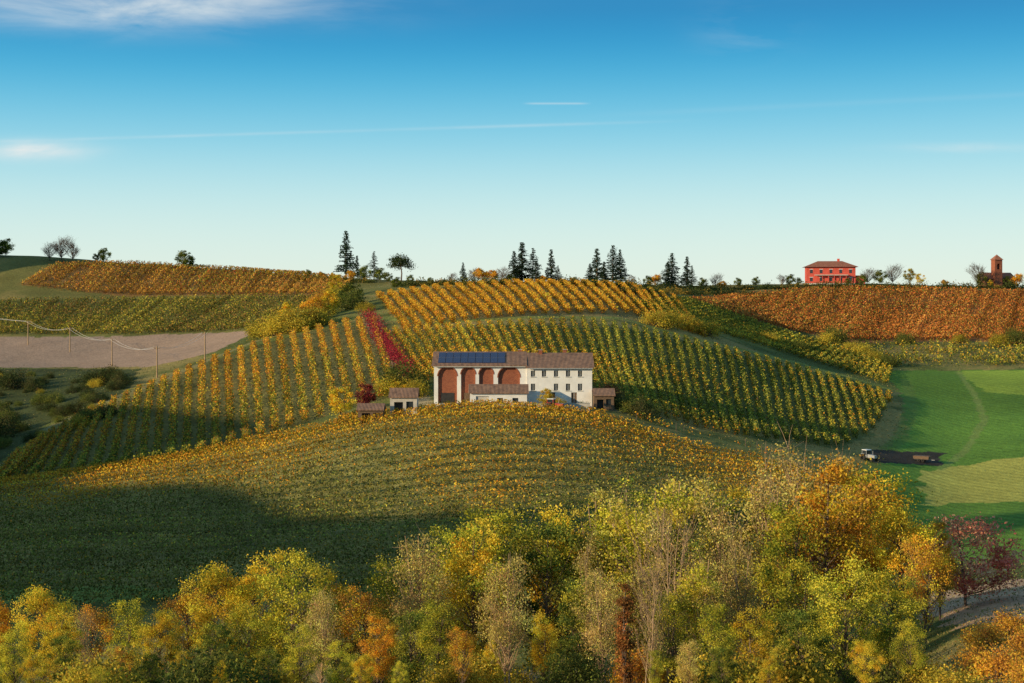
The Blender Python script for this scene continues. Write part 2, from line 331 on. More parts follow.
# ------------------------------------------------------------ trees
def tree(name,h=12,R=3.4,cols=((.5,.33,.04),),wts=None,nc=70,nl=190,leaf=.2,base=.25,cr=.75,bark=0,shape='round',up=.0,trunks=1,twigs=0,droop=0,lean_=1):
    mb=MB();tp=[];cr=cr*.88
    for t in range(trunks):
        lean=rng.normal(0,.05*h*(1+.6*(trunks>1))*lean_,2);zz=np.linspace(0,.88,7);w=np.cumsum(rng.normal(0,.012*h,(7,2)),0)
        off=rng.normal(0,.5,2)*(trunks>1)
        pts=np.stack([off[0]+lean[0]*zz**1.3+w[:,0]*zz,off[1]+lean[1]*zz**1.3+w[:,1]*zz,zz*h],1);pts[0,2]=-1
        mb.tube(pts,.016*h*(1-zz*.93)/(trunks**.6),1,7);tp.append(pts)
    lobes=rng.normal(0,1,(5,3));lobes/=np.linalg.norm(lobes,axis=1)[:,None]
    for i in range(nc):
        v=rng.normal(size=3);v/=np.linalg.norm(v);rr=rng.uniform(.25,1)**.5
        g=1+.42*np.max(lobes@v)-.25
        t=v[2]*.5*rr+.5
        zc=base*h+(h*(1-base)-.5)*np.clip(t*g,.02,1.02)
        if shape=='col': wid_=R*(.35+.65*math.sin(math.pi*min(1,t*.9+.1))**.7);hv=rng.normal(0,1,2);hv/=np.linalg.norm(hv);xy=hv*wid_*rng.random()**.5*.9
        else: xy=v[:2]*rr*R*g*(1.0 if t<.75 else 1-.3*(t-.75)/.25)
        c=np.array([xy[0],xy[1],zc]);pts=tp[i%trunks]
        zt=max(.12*h,zc-(.14+.18*rng.random())*h*(.4+np.hypot(*xy)/R));zt=min(zt,.82*h)
        s=np.array([np.interp(zt,pts[:,2],pts[:,k]) for k in range(3)])
        mid=(s+c)/2+np.array([*(xy*.12),-.04*h*(1-up)])
        tt=np.linspace(0,1,6)[:,None];bz=s*(1-tt)**2+2*mid*tt*(1-tt)+c*tt**2
        r0=(.004 if bark else .006)*h*(1-.6*zt/h);mb.tube(bz,r0*(1-.85*tt[:,0]),1,4)
        for k in range(twigs):
            e=c+rng.normal(0,1,3)*[.55,.55,.3]+np.array([xy[0]*.08,xy[1]*.08,rng.uniform(.4,1.6)*up]);m_=bz[rng.integers(3,6)]
            mb.tube([m_,(m_+e)/2+rng.normal(0,.08,3),e],[.022,.015,.007],1,3)
        n=int(nl*rng.uniform(.4,1.5))
        if n>3:
            sh=rng.normal(0,1,(n,3));sh*=(.55+.45*rng.random((n,1)));q=c+sh*np.array([cr,cr,cr*.7])*rng.uniform(.55,1.2);q[:,2]-=droop*rng.random(n)
            base_c=pal(1,cols,wts,.22);lc=np.where(rng.random((n,1))<.7,base_c*(1+rng.normal(0,.18,(n,1))),pal(n,cols,wts,.18))
            mb.leaves(q,leaf*rng.uniform(.6,1.35,n),np.clip(lc,.005,.88),0)
    return mb.mesh(name,[LEAF,GREYBARK if bark else BARK])
def bush(name,R=2,h=2.4,cols=((.1,.12,.03),),wts=None,nc=26,nl=150,leaf=.19):
    mb=MB()
    for i in range(nc):
        a=rng.random()*2*np.pi;r=R*rng.random()**.5;zc=rng.uniform(.2,1)*h*math.sqrt(max(.05,1-(r/R)**2*.8))
        c=np.array([r*math.cos(a),r*math.sin(a),zc]);mb.tube([(0,0,-.3),(c[0]*.5,c[1]*.5,zc*.6),c],[.05,.035,.01],1,4)
        q=c+rng.normal(0,1,(nl,3))*R*.22;bc=pal(1,cols,wts,.15)
        mb.leaves(q,leaf*rng.uniform(.6,1.3,nl),np.clip(np.where(rng.random((nl,1))<.6,bc*(1+rng.normal(0,.15,(nl,1))),pal(nl,cols,wts)),.005,.8),0)
    return mb.mesh(name,[LEAF,BARK])
def conifer(name,h=15,R=4,layers=22,cols=((.025,.05,.03),(.04,.07,.035)),leaf=.6,gapz=.12):
    mb=MB();mb.tube([(0,0,-1),(0,.05,h*.5),(.05,0,h)],[.02*h,.012*h,.03],1,6)
    for i in range(layers):
        t=i/(layers-1);z0=h*(gapz+(1-gapz)*t);rr=R*(1-t)**.85*rng.uniform(.75,1.15)+.15;nb=int(7-3*t)
        for k in range(nb):
            a=rng.random()*6.283;l=rr*rng.uniform(.6,1.1);e=np.array([math.cos(a)*l,math.sin(a)*l,z0-.12*l+.25*(1-t)])
            mb.tube([(0,0,z0),e],[.07,.02],1,3);m=int(8+l*11);s=rng.random(m)**.7
            q=np.array([0,0,z0])+(e-[0,0,z0])*s[:,None]+rng.normal(0,1,(m,3))*[.3,.3,.14]
            mb.leaves(q,leaf*rng.uniform(.5,1.1,m),pal(m,cols,None,.25),0,.3)
    return mb.mesh(name,[LEAF,BARK])
YEL=((.86,.56,.045),(.78,.44,.04),(.87,.64,.07),(.5,.45,.05))
ORA=((.82,.40,.045),(.74,.29,.035),(.86,.54,.05),(.46,.26,.06))
YGR=((.64,.57,.06),(.40,.42,.05),(.8,.64,.07),(.17,.22,.04))
PAL=((.72,.56,.17),(.8,.64,.17),(.52,.43,.13),(.56,.38,.15))
DGR=((.08,.12,.03),(.14,.18,.035),(.26,.26,.04),(.5,.43,.06))
PRO={
'Y1':('maple_tree',tree('maple_tree',12,3.5,YEL,(4,2,3,3),74,210,.18)),
'Y2':('maple_tree',tree('maple_tree_b',12,2.9,YEL,(3,2,3,4),60,210,.18,.15)),
'O1':('maple_tree',tree('maple_tree_c',12,3.6,ORA,(4,1,4,2),80,210,.18)),
'O2':('oak_tree',tree('oak_tree',12,3.2,ORA,(2,1,3,4),62,140,.18,.2,.8)),
'G1':('acacia_tree',tree('acacia_tree',12,3.3,YGR,(4,3,3,2),68,200,.18,.15)),
'G2':('acacia_tree',tree('acacia_tree_b',12,2.7,YGR,(4,3,3,3),68,180,.17,.12,.8,0,'col')),
'G3':('poplar_tree',tree('poplar_tree',14,2.3,YGR+((.72,.56,.13),),(4,2,5,1,5),84,150,.17,.1,.66,1,'col',1,2,1)),
'G4':('poplar_tree',tree('poplar_tree_b',14,2.0,YGR+((.72,.56,.13),),(4,2,5,1,4),76,140,.17,.12,.64,1,'col',1,1,1)),
'P1':('birch_tree',tree('birch_tree',14,2.6,PAL,(3,3,2,2),74,100,.16,.15,.8,1,'col',1.0,3,2)),
'P2':('birch_tree',tree('birch_tree_b',12,2.8,PAL,(2,3,2,2),70,110,.16,.15,.85,1,'col',.8,2,2)),
'B1':('bare_tree',tree('bare_tree',14,2.4,PAL,(1,2,2,3),56,30,.15,.22,.85,1,'col',1.2,4,4,0,.7)),
'D1':('walnut_tree',tree('walnut_tree',12,3.2,DGR,(4,4,3,2),74,200,.2,.12)),
'R1':('smoke_tree',tree('smoke_tree',6,2.4,((.74,.26,.17),(.64,.18,.13),(.76,.42,.24)),None,50,150,.17,.1,.6)),
'T1':('ivy_covered_trunk',tree('ivy_trunk',10,.75,((.5,.19,.06),(.36,.17,.05),(.24,.11,.04)),None,60,110,.18,.02,.4,0,'col')),
}
def put(kind,u,vt,d,wx=1.0):
    nm,me=PRO[kind];X=(u-CU)/F*d;zb=float(H(X,d));ztop=-(vt-V0)/F*d
    hh=PROH[kind];s=(ztop-zb)/hh
    link(nm,me,(X,d,zb),(s*wx,s*wx,s),rng.random()*6.28)
PROH={k:np.percentile([v.co.z for v in PRO[k][1].vertices],99.7) for k in PRO}
FG=[('O1',-8,586,96,.9),('Y1',44,588,92,.85),('G1',14,624,78,.8),('O2',90,604,98,.9),('G2',128,600,104,1),('D1',66,636,78,.85),('Y1',160,612,90,.85),
('O2',190,588,106,.9),('Y1',222,566,100,.9),('Y2',258,552,104,1.05),('G1',294,554,98,.95),('Y2',334,568,106,1),('D1',212,624,82,.9),('Y2',182,650,74,.85),
('O2',362,588,96,.9),('G2',392,560,108,1.05),('O1',378,616,84,.8),('P2',425,538,104,.95),('G2',452,528,112,1),('Y2',474,522,106,1),('G2',493,508,116,1.05),('P2',506,556,82,.75),
('D1',545,526,108,1),('G4',535,504,118,1.1),('Y2',572,508,112,1),('G3',600,494,116,1.05),('D1',586,580,90,.9),('G4',624,482,112,1.2),('G3',652,482,118,1.15),('G3',640,500,102,1.1),
('G3',686,478,114,1.15),('B1',668,506,94,.9),('P1',714,494,104,1.0),('Y2',742,492,116,1),('P1',736,530,92,.85),('P1',768,466,108,1.05),('P1',795,446,116,1.1),('G2',786,505,100,.9),
('O1',822,462,106,1),('Y1',862,474,112,1),('G1',846,560,76,1),('D1',800,608,72,.9),('G1',892,572,76,.9),('Y1',900,504,104,.85),('P1',838,458,120,1),('O2',925,536,98,.75),('O1',940,520,118,.75),
('G2',715,604,80,.9),('P2',604,572,88,.75),('P2',688,640,74,.75),('T1',625,584,70,1),('B1',648,556,76,.8),('P1',590,538,100,.75),('G4',700,545,90,1.0),
('G2',436,602,88,1.05),('O2',462,628,78,.8),('D1',412,610,94,.9),('G1',340,642,76,.95),('G1',300,626,80,.9),('D1',268,650,74,.9),('G1',672,592,90,.85),('Y2',752,606,84,1),('O2',120,646,76,.85),('Y1',34,655,68,.85),('G1',250,604,92,.9),
('G1',400,662,68,.75),('Y2',220,662,66,.8),('G1',100,666,64,.8),('Y1',866,640,66,.8),('D1',150,654,80,.85),('G2',8,655,88,.85),('P2',320,590,88,.7),('B1',84,608,86,.75),
('D1',722,646,70,.8),('Y2',770,650,68,.85),('G2',655,650,70,.85),('Y2',545,612,96,.85),('Y2',490,640,84,.8),('Y1',362,655,74,.8),('D1',560,640,88,.8),('G1',910,620,70,.75),('G1',806,560,92,.9),('Y2',60,612,84,.9)]
for a in FG: put(*a)
put('R1',966,516,122,1.1)
BU={'g':bush('bush_g',2,2.4,((.17,.2,.045),(.24,.24,.05),(.11,.14,.035))),'y':bush('bush_y',2,2.4,((.66,.46,.06),(.5,.4,.05),(.33,.3,.05))),
'o':bush('bush_o',2,2.4,((.74,.36,.05),(.8,.48,.06),(.48,.22,.05))),'r':bush('bush_r',2,2.4,((.26,.05,.04),(.16,.03,.035),(.34,.1,.05))),
'd':bush('bush_d',2,2.4,((.06,.085,.03),(.085,.11,.035),(.13,.12,.045)))}
def pb(k,u,v,s=1,dmin=60,dmax=640,nm='bush',hz=1.0):
    p=P(u,v,dmin,dmax);link(nm,BU[k],p-np.array([0,0,.15]),(s,s,s*hz),rng.random()*6.28)
for i in range(34):
    u=rng.uniform(-30,900);d=rng.uniform(66,98)
    if 440<u<650 and d<76: continue
    X=(u-CU)/F*d;s=rng.uniform(.5,1.0);link('bush',BU[rng.choice(list('ggyyo'))],(X,d,float(H(X,d))-.2),(s,s,s*1.1),rng.random()*6)
for u,v in ((985,640),(1010,628),(1030,650),(1000,672),(1035,680),(975,668)): pb('o',u,v+8,.55,56)
for u,v in ((930,690),(905,670),(955,700)): pb('y',u,v,.6,56)
# scrub on the left
for i in range(60):
    u=rng.uniform(-20,125);v=rng.uniform(376,455-(u*.35));pb(rng.choice(list('ddggy'),p=[.3,.25,.2,.15,.1]),u,v,rng.uniform(.4,1.1),235)
for u,v,s in ((92,385,1.5),(108,384,1.7),(122,386,1.3),(14,388,1.8),(35,390,1.3),(-5,440,1.8),(12,432,1.5)): pb('d',u,v,s,235,nm='dark_shrub')
for u,v,s,k in ((262,337,1.8,'y'),(276,335,2.4,'y'),(290,333,2.6,'y'),(303,330,2.6,'y'),(316,326,2.2,'y'),(325,316,1.8,'y'),(350,309,2.2,'g'),(365,312,1.2,'y'),(335,304,2.2,'y'),(322,309,2,'o'),
  (405,390,2.0,'g'),(414,396,1.3,'y'),(395,393,1.4,'y'),(613,407,1.1,'d'),(628,412,1.0,'g'),(645,420,1.3,'d'),(608,402,1.2,'r'),(556,408,.7,'y'),(583,409,.5,'g')): pb(k,u,v,s,243)
for u,v,s in ((655,326,1.7),(668,328,1.9),(682,329,1.8),(695,333,1.5),(708,336,1.6)): pb('y',u,v,s,340)
for u,v,s in ((770,343,1.4),(800,352,1.3),(835,343,2.0),(828,345,1.8),(905,344,1.5),(960,343,1.3),(1000,345,1.6),(1017,344,2),(850,352,1.4),(862,356,1.7),(875,362,1.5),(888,366,1.3)): pb(rng.choice(list('yyg')),u,v,s,340)
small_y=tree('small_y',6,2.1,YEL,(4,2,3,3),40,90,.24,.2,.5);small_r=tree('small_r',5,1.9,((.24,.04,.045),(.16,.03,.04),(.34,.09,.05)),None,36,100,.26,.15,.5)
small_g=tree('small_g',7,2.8,DGR,(4,4,2,0),45,90,.34,.15,.7);small_o=tree('small_o',7,2.8,ORA,None,45,80,.34,.15,.7)
small_b=tree('small_b',9,3.4,((.2,.14,.09),),None,80,5,.2,.15,.8,0,'round',.6,1,9)
def pt(nm,me,u,v,s,dmin=240,dmax=640):
    p=P(u,v,dmin,dmax);link(nm,me,p,s,rng.random()*6.28)
pt('yellow_maple_tree',small_y,341,422,1.0,228);pt('purple_plum_tree',small_r,366,410,.95,235);pt('yellow_maple_tree',small_y,545,409,.6,236,248);pt('yellow_maple_tree',small_y,398,404,.7,238)
pt('yellow_maple_tree',small_y,328,318,1.5,300);pt('yellow_maple_tree',small_y,338,300,1.5,340);pt('orange_tree',small_o,312,322,1.2,300);pt('yellow_maple_tree',small_y,285,330,1.4,300);pt('green_tree',small_g,351,306,1.1,340)
# skyline trees
CE=[conifer('cedar_tree',15,4.6),conifer('cedar_tree_b',15,4.0,24),conifer('cedar_tree_c',15,5.2,18)]
for i,(u,vb,vt) in enumerate([(346,277,231),(357,279,256),(374,280,252),(514,283,252),(522,283,243),(533,283,249),(536,284,262),(551,283,250),(558,284,266),(590,284,264),(597,283,249),(613,284,246),(620,284,250),(604,285,262),(668,288,262),(672,288,254),(687,288,257),(692,289,266),(463,284,263)]):
    p=P(u,vb,430);h=(vb-vt)/F*p[1];s=h/15;w=s*rng.uniform(.9,1.4);link('cedar_tree',CE[i%3],p,(w,w,s),rng.random()*6)
# umbrella pine
mb=MB();mb.tube([(0,0,-1),(.3,0,3),(-.1,.1,6),(.2,0,8)],[.35,.28,.22,.1],1,6)
for i in range(60):
    a=rng.random()*6.28;r=4.6*rng.random()**.5;c=np.array([r*math.cos(a),r*math.sin(a),8.6-.13*r*r+rng.normal(0,.9)]);mb.tube([(0,0,5.8),c],[.1,.03],1,3);mb.leaves(c+rng.normal(0,1,(45,3))*[.8,.8,.55],.5,pal(45,[(.05,.08,.03),(.09,.12,.035)]),0)
me=mb.mesh('umbrella_pine',[LEAF,BARK]);p=P(401,281,430);link('umbrella_pine_tree',me,p,1.05)
pt('green_tree',small_g,184,268,1.05,560);pt('green_tree',small_g,190,268,.75,560);pt('green_tree',small_g,104,263,.9,560);pt('green_tree',small_g,6,257,1.1,560);pt('green_tree',small_g,0,257,1.0,560)
pt('bare_tree',small_b,62,261,1.3,560);pt('bare_tree',small_b,72,262,1.1,560);pt('bare_tree',small_b,50,261,1.0,560);pt('green_tree',small_g,96,262,.5,560)
for u,vb,s,me,nm in ((270,276,.35,small_o,'orange_tree'),(308,278,.5,small_g,'green_tree'),(322,279,.5,small_o,'orange_tree'),(332,281,.6,small_y,'yellow_maple_tree'),(388,283,.6,small_g,'green_tree'),(410,284,.5,small_g,'green_tree'),(396,289,.6,small_g,'green_tree'),
 (482,284,.9,small_o,'orange_tree'),(474,284,.7,small_b,'bare_tree'),(492,284,.8,small_o,'orange_tree'),(503,284,.75,small_b,'bare_tree'),(430,284,.35,small_g,'green_tree'),(452,284,.5,small_b,'bare_tree'),(655,287,.8,small_o,'orange_tree'),(648,287,.6,small_g,'green_tree'),
 (703,290,.7,small_g,'green_tree'),(716,289,.8,small_b,'bare_tree'),(722,290,.6,small_o,'orange_tree'),(756,287,.6,small_g,'green_tree'),(738,288,.6,small_g,'green_tree'),(782,286,.6,small_b,'bare_tree'),(868,285,.9,small_b,'bare_tree'),(880,285,.9,small_g,'green_tree'),(893,285,1.1,small_b,'bare_tree'),(910,285,1.2,small_y,'yellow_maple_tree'),(920,286,.9,small_y,'yellow_maple_tree'),
 (790,286,.7,small_g,'green_tree'),(798,286,.5,small_g,'green_tree'),(862,286,.7,small_g,'green_tree'),(848,286,.5,small_g,'green_tree'),(978,287,1.25,small_b,'bare_tree'),(981,287,.9,small_g,'green_tree'),(1016,287,1.0,small_o,'orange_tree'),(1006,287,.7,small_g,'green_tree'),(990,288,.6,small_y,'yellow_maple_tree'),(945,287,.5,small_o,'orange_tree'),
 (365,281,.9,small_g,'green_tree'),(380,282,.8,small_g,'green_tree'),(352,281,.7,small_o,'orange_tree'),(544,284,.5,small_o,'orange_tree'),(575,285,.4,small_g,'green_tree'),(632,286,.5,small_b,'bare_tree'),(510,284,.5,small_g,'green_tree')):
    pt(nm,me,u,vb,s,450)
mb=MB()
for a,b in (((300,281),(372,283)),((395,287),(450,285)),((440,285),(510,285)),((560,285),(700,290)),((700,291),(860,287)),((860,288),(1060,289)),((620,293),(750,296))):
    for q in resample([a,b],int((b[0]-a[0])/2)):
        p=P(q[0],q[1],450);n=int(rng.uniform(30,100));k=rng.uniform(.5,1.7);c0=[(.08,.11,.035),(.15,.15,.04),(.38,.25,.05),(.11,.13,.04)][rng.integers(4)]
        mb.leaves(p+rng.normal(0,1,(n,3))*[.9,1,.5*k]+[0,0,.8*k],.6,pal(n,[c0]),0)
link('hedgerow',mb.mesh('hedgerow',[LEAF]))
# ------------------------------------------------------------ buildings
def empty(name,loc,rz=0):
    e=bpy.data.objects.new(name,None);scene.collection.objects.link(e);e.location=loc;e.rotation_euler[2]=rz;return e
def mk(name,v,f,mat,par):
    me=bpy.data.meshes.new(name);me.from_pydata([tuple(map(float,p)) for p in v],[],f);me.materials.append(mat);me.update()
    o=bpy.data.objects.new(name,me);scene.collection.objects.link(o);o.parent=par;return o
def boxm(x0,x1,y0,y1,z0,z1):
    return [(x0,y0,z0),(x1,y0,z0),(x1,y1,z0),(x0,y1,z0),(x0,y0,z1),(x1,y0,z1),(x1,y1,z1),(x0,y1,z1)],[(0,3,2,1),(4,5,6,7),(0,1,5,4),(1,2,6,5),(2,3,7,6),(3,0,4,7)]
def box(name,x0,x1,y0,y1,z0,z1,mat,par): return mk(name,*boxm(x0,x1,y0,y1,z0,z1),mat,par)
def arch(xc,w,z0,zs,y0,y1):
    r=w/2;pr=[(xc-r,z0),(xc+r,z0)]+[(xc+r*math.cos(t),zs+r*math.sin(t)) for t in np.linspace(0,math.pi,13)]
    n=len(pr);v=[(a,y0,b) for a,b in pr]+[(a,y1,b) for a,b in pr];f=[tuple(range(n)),tuple(range(2*n-1,n-1,-1))]+[(i,i+n,(i+1)%n+n,(i+1)%n) for i in range(n)]
    return v,f
def cut(o,cutters):
    V=[];Fc=[]
    for v,f in cutters:
        k=len(V);V+=v;Fc+=[tuple(i+k for i in q) for q in f]
    c=mk('cutter',V,Fc,DARK,None)
    bm=bmesh.new();bm.from_mesh(c.data);bmesh.ops.recalc_face_normals(bm,faces=bm.faces);bm.to_mesh(c.data);bm.free()
    pm=o.parent;o.parent=None;md=o.modifiers.new('b','BOOLEAN');md.operation='DIFFERENCE';md.object=c;md.solver='EXACT'
    dg=bpy.context.evaluated_depsgraph_get();me=bpy.data.meshes.new_from_object(o.evaluated_get(dg));o.modifiers.clear();o.data=me;o.parent=pm
    bpy.data.objects.remove(c)
def gable(name,x0,x1,y0,y1,ze,zr,mat,par,ov=.5,th=.18):
    ym=(y0+y1)/2;s=(zr-ze)/(ym-y0);ya=y0-ov;yb=y1+ov;za=ze-s*ov
    x0-=ov*.7;x1+=ov*.7
    pr=[(ya,za),(ym,zr),(yb,za),(yb,za+th),(ym,zr+th),(ya,za+th)]
    v=[(x0,a,b) for a,b in pr]+[(x1,a,b) for a,b in pr]
    f=[(0,1,4,5),(1,2,3,4),(6,11,10,7),(7,10,9,8),(0,6,7,1),(1,7,8,2),(2,8,9,3),(3,9,10,4),(4,10,11,5),(5,11,6,0)]
    return mk(name,v,f,mat,par)
def gwall(name,x0,x1,y0,y1,z0,ze,zr,mat,par):
    ym=(y0+y1)/2;v=[];
    for X in (x0,x1): v+=[(X,y0,z0),(X,y1,z0),(X,y1,ze),(X,ym,zr),(X,y0,ze)]
    f=[(0,1,2,3,4),(9,8,7,6,5),(0,4,9,5),(1,6,7,2),(2,7,8,3),(3,8,9,4),(0,5,6,1)]
    o=mk(name,v,f,mat,par)
    bm=bmesh.new();bm.from_mesh(o.data);bmesh.ops.recalc_face_normals(bm,faces=bm.faces);bm.to_mesh(o.data);bm.free();return o
def px(u,y=247): return (u-CU)/F*y
fy=247.0;zb=-(405-V0)/F*fy
H0=empty('farmhouse',(0,fy,zb),0)
ez=-(365-V0)/F*fy-zb; rz_=ez+2.0
XL,XM,XR=px(434),px(527),px(592)
w1=gwall('barn_wall',XL,XM,0,10,-3,ez-.05,rz_-.05,PLASTER,H0)
w2=gwall('house_wall',XM+.02,XR,-.35,9.6,-3,ez-.35,rz_-.45,PLASTER,H0)
cs=[];ar=[(438,457),(461,475.5),(479,493.5),(498,520)]
for a,b in ar:
    xa,xb=px(a),px(b);w=xb-xa;zs=ez-.55-w/2*.85;cs.append(arch((xa+xb)/2,w,.25,zs,-.5,.55))
cut(w1,cs)
for i,(a,b) in enumerate(ar): box('brick_infill_%d'%i,px(a)-.1,px(b)+.1,.35,.5,.1,ez-.3,BRICK,H0)
for i,(a,b) in enumerate(ar):
    xa,xb=px(a),px(b);r=(xb-xa)/2;zs=ez-.55-r*.85;xc=(xa+xb)/2;v=[];f=[]
    tt=np.linspace(0,math.pi,13)
    for t in tt:
        for rr in (r-.02,r+.16): v+=[(xc+rr*math.cos(t),-.04,zs+rr*math.sin(t)),(xc+rr*math.cos(t),.05,zs+rr*math.sin(t))]
    for k in range(12):
        q=k*4;f+=[(q,q+2,q+6,q+4),(q+1,q+5,q+7,q+3),(q+2,q+3,q+7,q+6),(q,q+4,q+5,q+1)]
    mk('arch_surround_%d'%i,v,f,BRICK,H0)
    box('arch_door_%d'%i,xa+.5,xb-.5,.28,.34,.15,2.1,WOOD if i%2 else DARK,H0)
wins=[];WX=[533,544,556,568,580]
for j,(v_,hh) in enumerate(((373.5,1.05),(387,1.2))):
    for k,u_ in enumerate(WX):
        if j==1 and k in (1,): continue
        zc=-(v_-V0)/F*fy-zb;wins.append((px(u_),zc,.75,hh))
wins.append((px(552),1.1,1.1,2.2))
wins.append((px(574),1.1,1.0,2.2))
cut(w2,[boxm(a-w/2,a+w/2,-.8,-.12,c-h/2,c+h/2) for a,c,w,h in wins])
for i,(a,c,w,h) in enumerate(wins):
    box('window_pane_%d'%i,a-w/2+.05,a+w/2-.05,-.16,-.13,c-h/2+.04,c+h/2-.04,GLASS if h<2 else WOOD,H0)
    box('window_bar_%d'%i,a-.03,a+.03,-.2,-.165,c-h/2+.04,c+h/2-.04,WHITEP,H0)
    box('window_sill_%d'%i,a-w/2-.1,a+w/2+.1,-.45,-.352,c-h/2-.1,c-h/2-.01,STONE,H0)
gable('barn_roof',XL,XM-.4,0,10,ez,rz_,ROOF,H0);gable('house_roof',XM+.1,XR,-.35,9.6,ez-.3,rz_-.2,ROOF,H0,.5)
box('eave_board',XL-.1,XM-.1,-.5,-.42,ez-.36,ez-.2,STONE,H0);box('gutter',XM+.1,XR+.1,-.98,-.86,ez-.62,ez-.48,METAL,H0)
for i,(u_,yy) in enumerate(((541,4),(566,5.5),(520,5))): box('chimney_%d'%i,px(u_)-.3,px(u_)+.3,yy,yy+.6,rz_-1,rz_+.45,BRICK,H0);box('chimney_cap_%d'%i,px(u_)-.38,px(u_)+.38,yy-.08,yy+.68,rz_+.452,rz_+.53,STONE,H0)
# solar panels
m,nt,o=newmat('solar_cells');N=nt.nodes.new;L=nt.links.new
b=N('ShaderNodeBsdfPrincipled');b.inputs['Roughness'].default_value=.25;tc=N('ShaderNodeTexCoord');t=N('ShaderNodeTexBrick');t.inputs['Scale'].default_value=2.5;t.offset=0
t.inputs['Color1'].default_value=(.01,.025,.09,1);t.inputs['Color2'].default_value=(.014,.03,.11,1);t.inputs['Mortar'].default_value=(.1,.12,.18,1);t.inputs['Mortar Size'].default_value=.02
L(tc.outputs['Object'],t.inputs['Vector']);L(t.outputs['Color'],b.inputs['Base Color']);L(b.outputs[0],o.inputs[0]);SOL=m
s_=(rz_-ez)/5
for r in range(2):
    for k in range(9):
        xa=px(438)+k*1.3;ya=.35+r*2.05;yb=ya+1.95;zf=lambda q:ez+s_*q+.18
        v=[(xa,ya,zf(ya)+.05),(xa+1.22,ya,zf(ya)+.05),(xa+1.22,yb,zf(yb)+.05),(xa,yb,zf(yb)+.05)];v+=[(a,b_,c+.06) for a,b_,c in v]
        mk('solar_panel_%d_%d'%(r,k),v,[(0,3,2,1),(4,5,6,7),(0,1,5,4),(1,2,6,5),(2,3,7,6),(3,0,4,7)],SOL,H0)
# low annex
ya=fy-5.5;A=empty('farm_annex',(0,ya,zb-.1),0)
xa,xb=px(470,ya),px(527,ya)
w=gwall('annex_wall',xa,xb,0,4.6,-3,2.6,3.3,PLASTER,A);cut(w,[boxm(xa+1,xa+3.2,-.4,.3,-.1,2.0),boxm(xa+4.6,xa+5.6,-.4,.25,.7,1.7),boxm(xa+7.2,xa+8.2,-.4,.25,.7,1.7)])
box('garage_door',xa+1.05,xa+3.15,.2,.26,-.1,1.95,OLDPL,A);box('pane_1',xa+4.6,xa+5.6,.18,.22,.7,1.7,GLASS,A);box('pane_2',xa+7.2,xa+8.2,.18,.22,.7,1.7,GLASS,A)
gable('annex_roof',xa,xb,0,4.6,2.65,3.75,ROOF,A,.4)
TW=empty('terrace_wall',(0,239.2,0));zz=float(H(0,239.2))
box('wall',px(440,239),px(590,239),0,.35,zz-1.5,zz+.5,OLDPL,TW);box('coping',px(440,239)-.05,px(590,239)+.05,-.06,.42,zz+.502,zz+.57,STONE,TW)
# sheds
def shed(name,u0,u1,vb,vt,dmin,dep,wm,rm,open_=True,dy=0):
    p=P((u0+u1)/2,vb,dmin);p=p+np.array([0,dy,0]);E=empty(name,p);d=p[1];w=(u1-u0)/F*d;h=(vb-vt)/F*d;he=h*.72
    W=gwall('shed_wall',-w/2,w/2,0,dep,-1.2,he,h-.15,wm,E)
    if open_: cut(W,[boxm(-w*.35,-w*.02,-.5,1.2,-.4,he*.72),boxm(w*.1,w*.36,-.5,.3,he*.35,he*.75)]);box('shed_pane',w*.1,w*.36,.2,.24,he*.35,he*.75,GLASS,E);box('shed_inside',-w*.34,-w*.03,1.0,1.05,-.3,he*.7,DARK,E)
    gable('shed_roof',-w/2,w/2,0,dep,he+.03,h,rm,E,.3)
shed('garden_shed',390,417,417,391,232,3.5,OLDPL,ROOF);shed('tool_shed',358,383,422,405,226,3,WOOD,ROOF);shed('wooden_barn',594,614,410,390,238,4,WOOD,ROOF)
# red villa on ridge
p=P(831,284,560);R0=empty('red_villa',p,math.radians(-8));w=48/F*p[1];hh=17/F*p[1];dp=11
W=box('walls',-w/2,w/2,0,dp,-2,hh,REDPL,R0)
ws=[]
for zc in (hh*.27,hh*.74):
    for k in range(5): ws.append((-w/2+w*(k+.5)/5,zc,1.2,1.6))
cut(W,[boxm(a-b_/2,a+b_/2,-.5,.25,c-h/2,c+h/2) for a,c,b_,h in ws])
for i,(a,c,b_,h) in enumerate(ws): box('window_%d'%i,a-b_/2,a+b_/2,.15,.2,c-h/2,c+h/2,GLASS,R0);box('frame_%d'%i,a-b_/2-.2,a+b_/2+.2,-.08,-.003,c+h/2,c+h/2+.2,WHITEP,R0)
o_=1.2;zt=hh+2.6
mk('hip_roof',[(-w/2-o_,-o_,hh),(w/2+o_,-o_,hh),(w/2+o_,dp+o_,hh),(-w/2-o_,dp+o_,hh),(-w/2+5,dp/2,zt),(w/2-5,dp/2,zt)],[(0,1,5,4),(1,2,5),(2,3,4,5),(3,0,4),(3,2,1,0)],ROOF2,R0)
box('chimney',3,4,5,6,hh,zt+1,REDPL,R0);box('villa_porch',w/2+.01,w/2+4,1,7,-2,hh*.45,REDPL,R0);box('porch_roof',w/2+.01,w/2+4.4,.6,7.4,hh*.45+.003,hh*.5,ROOF2,R0)
box('terrace',-w/2-3,w/2+3,-4,-.01,-2.5,.3,OLDPL,R0)
for k in range(6): box('column_%d'%k,-w*.3+k*w*.12-.12,-w*.3+k*w*.12+.12,-2.3,-2.05,.302,hh*.5,REDPL,R0)
box('balcony',-w*.34,w*.34,-2.5,-.02,hh*.5+.003,hh*.5+.3,OLDPL,R0)
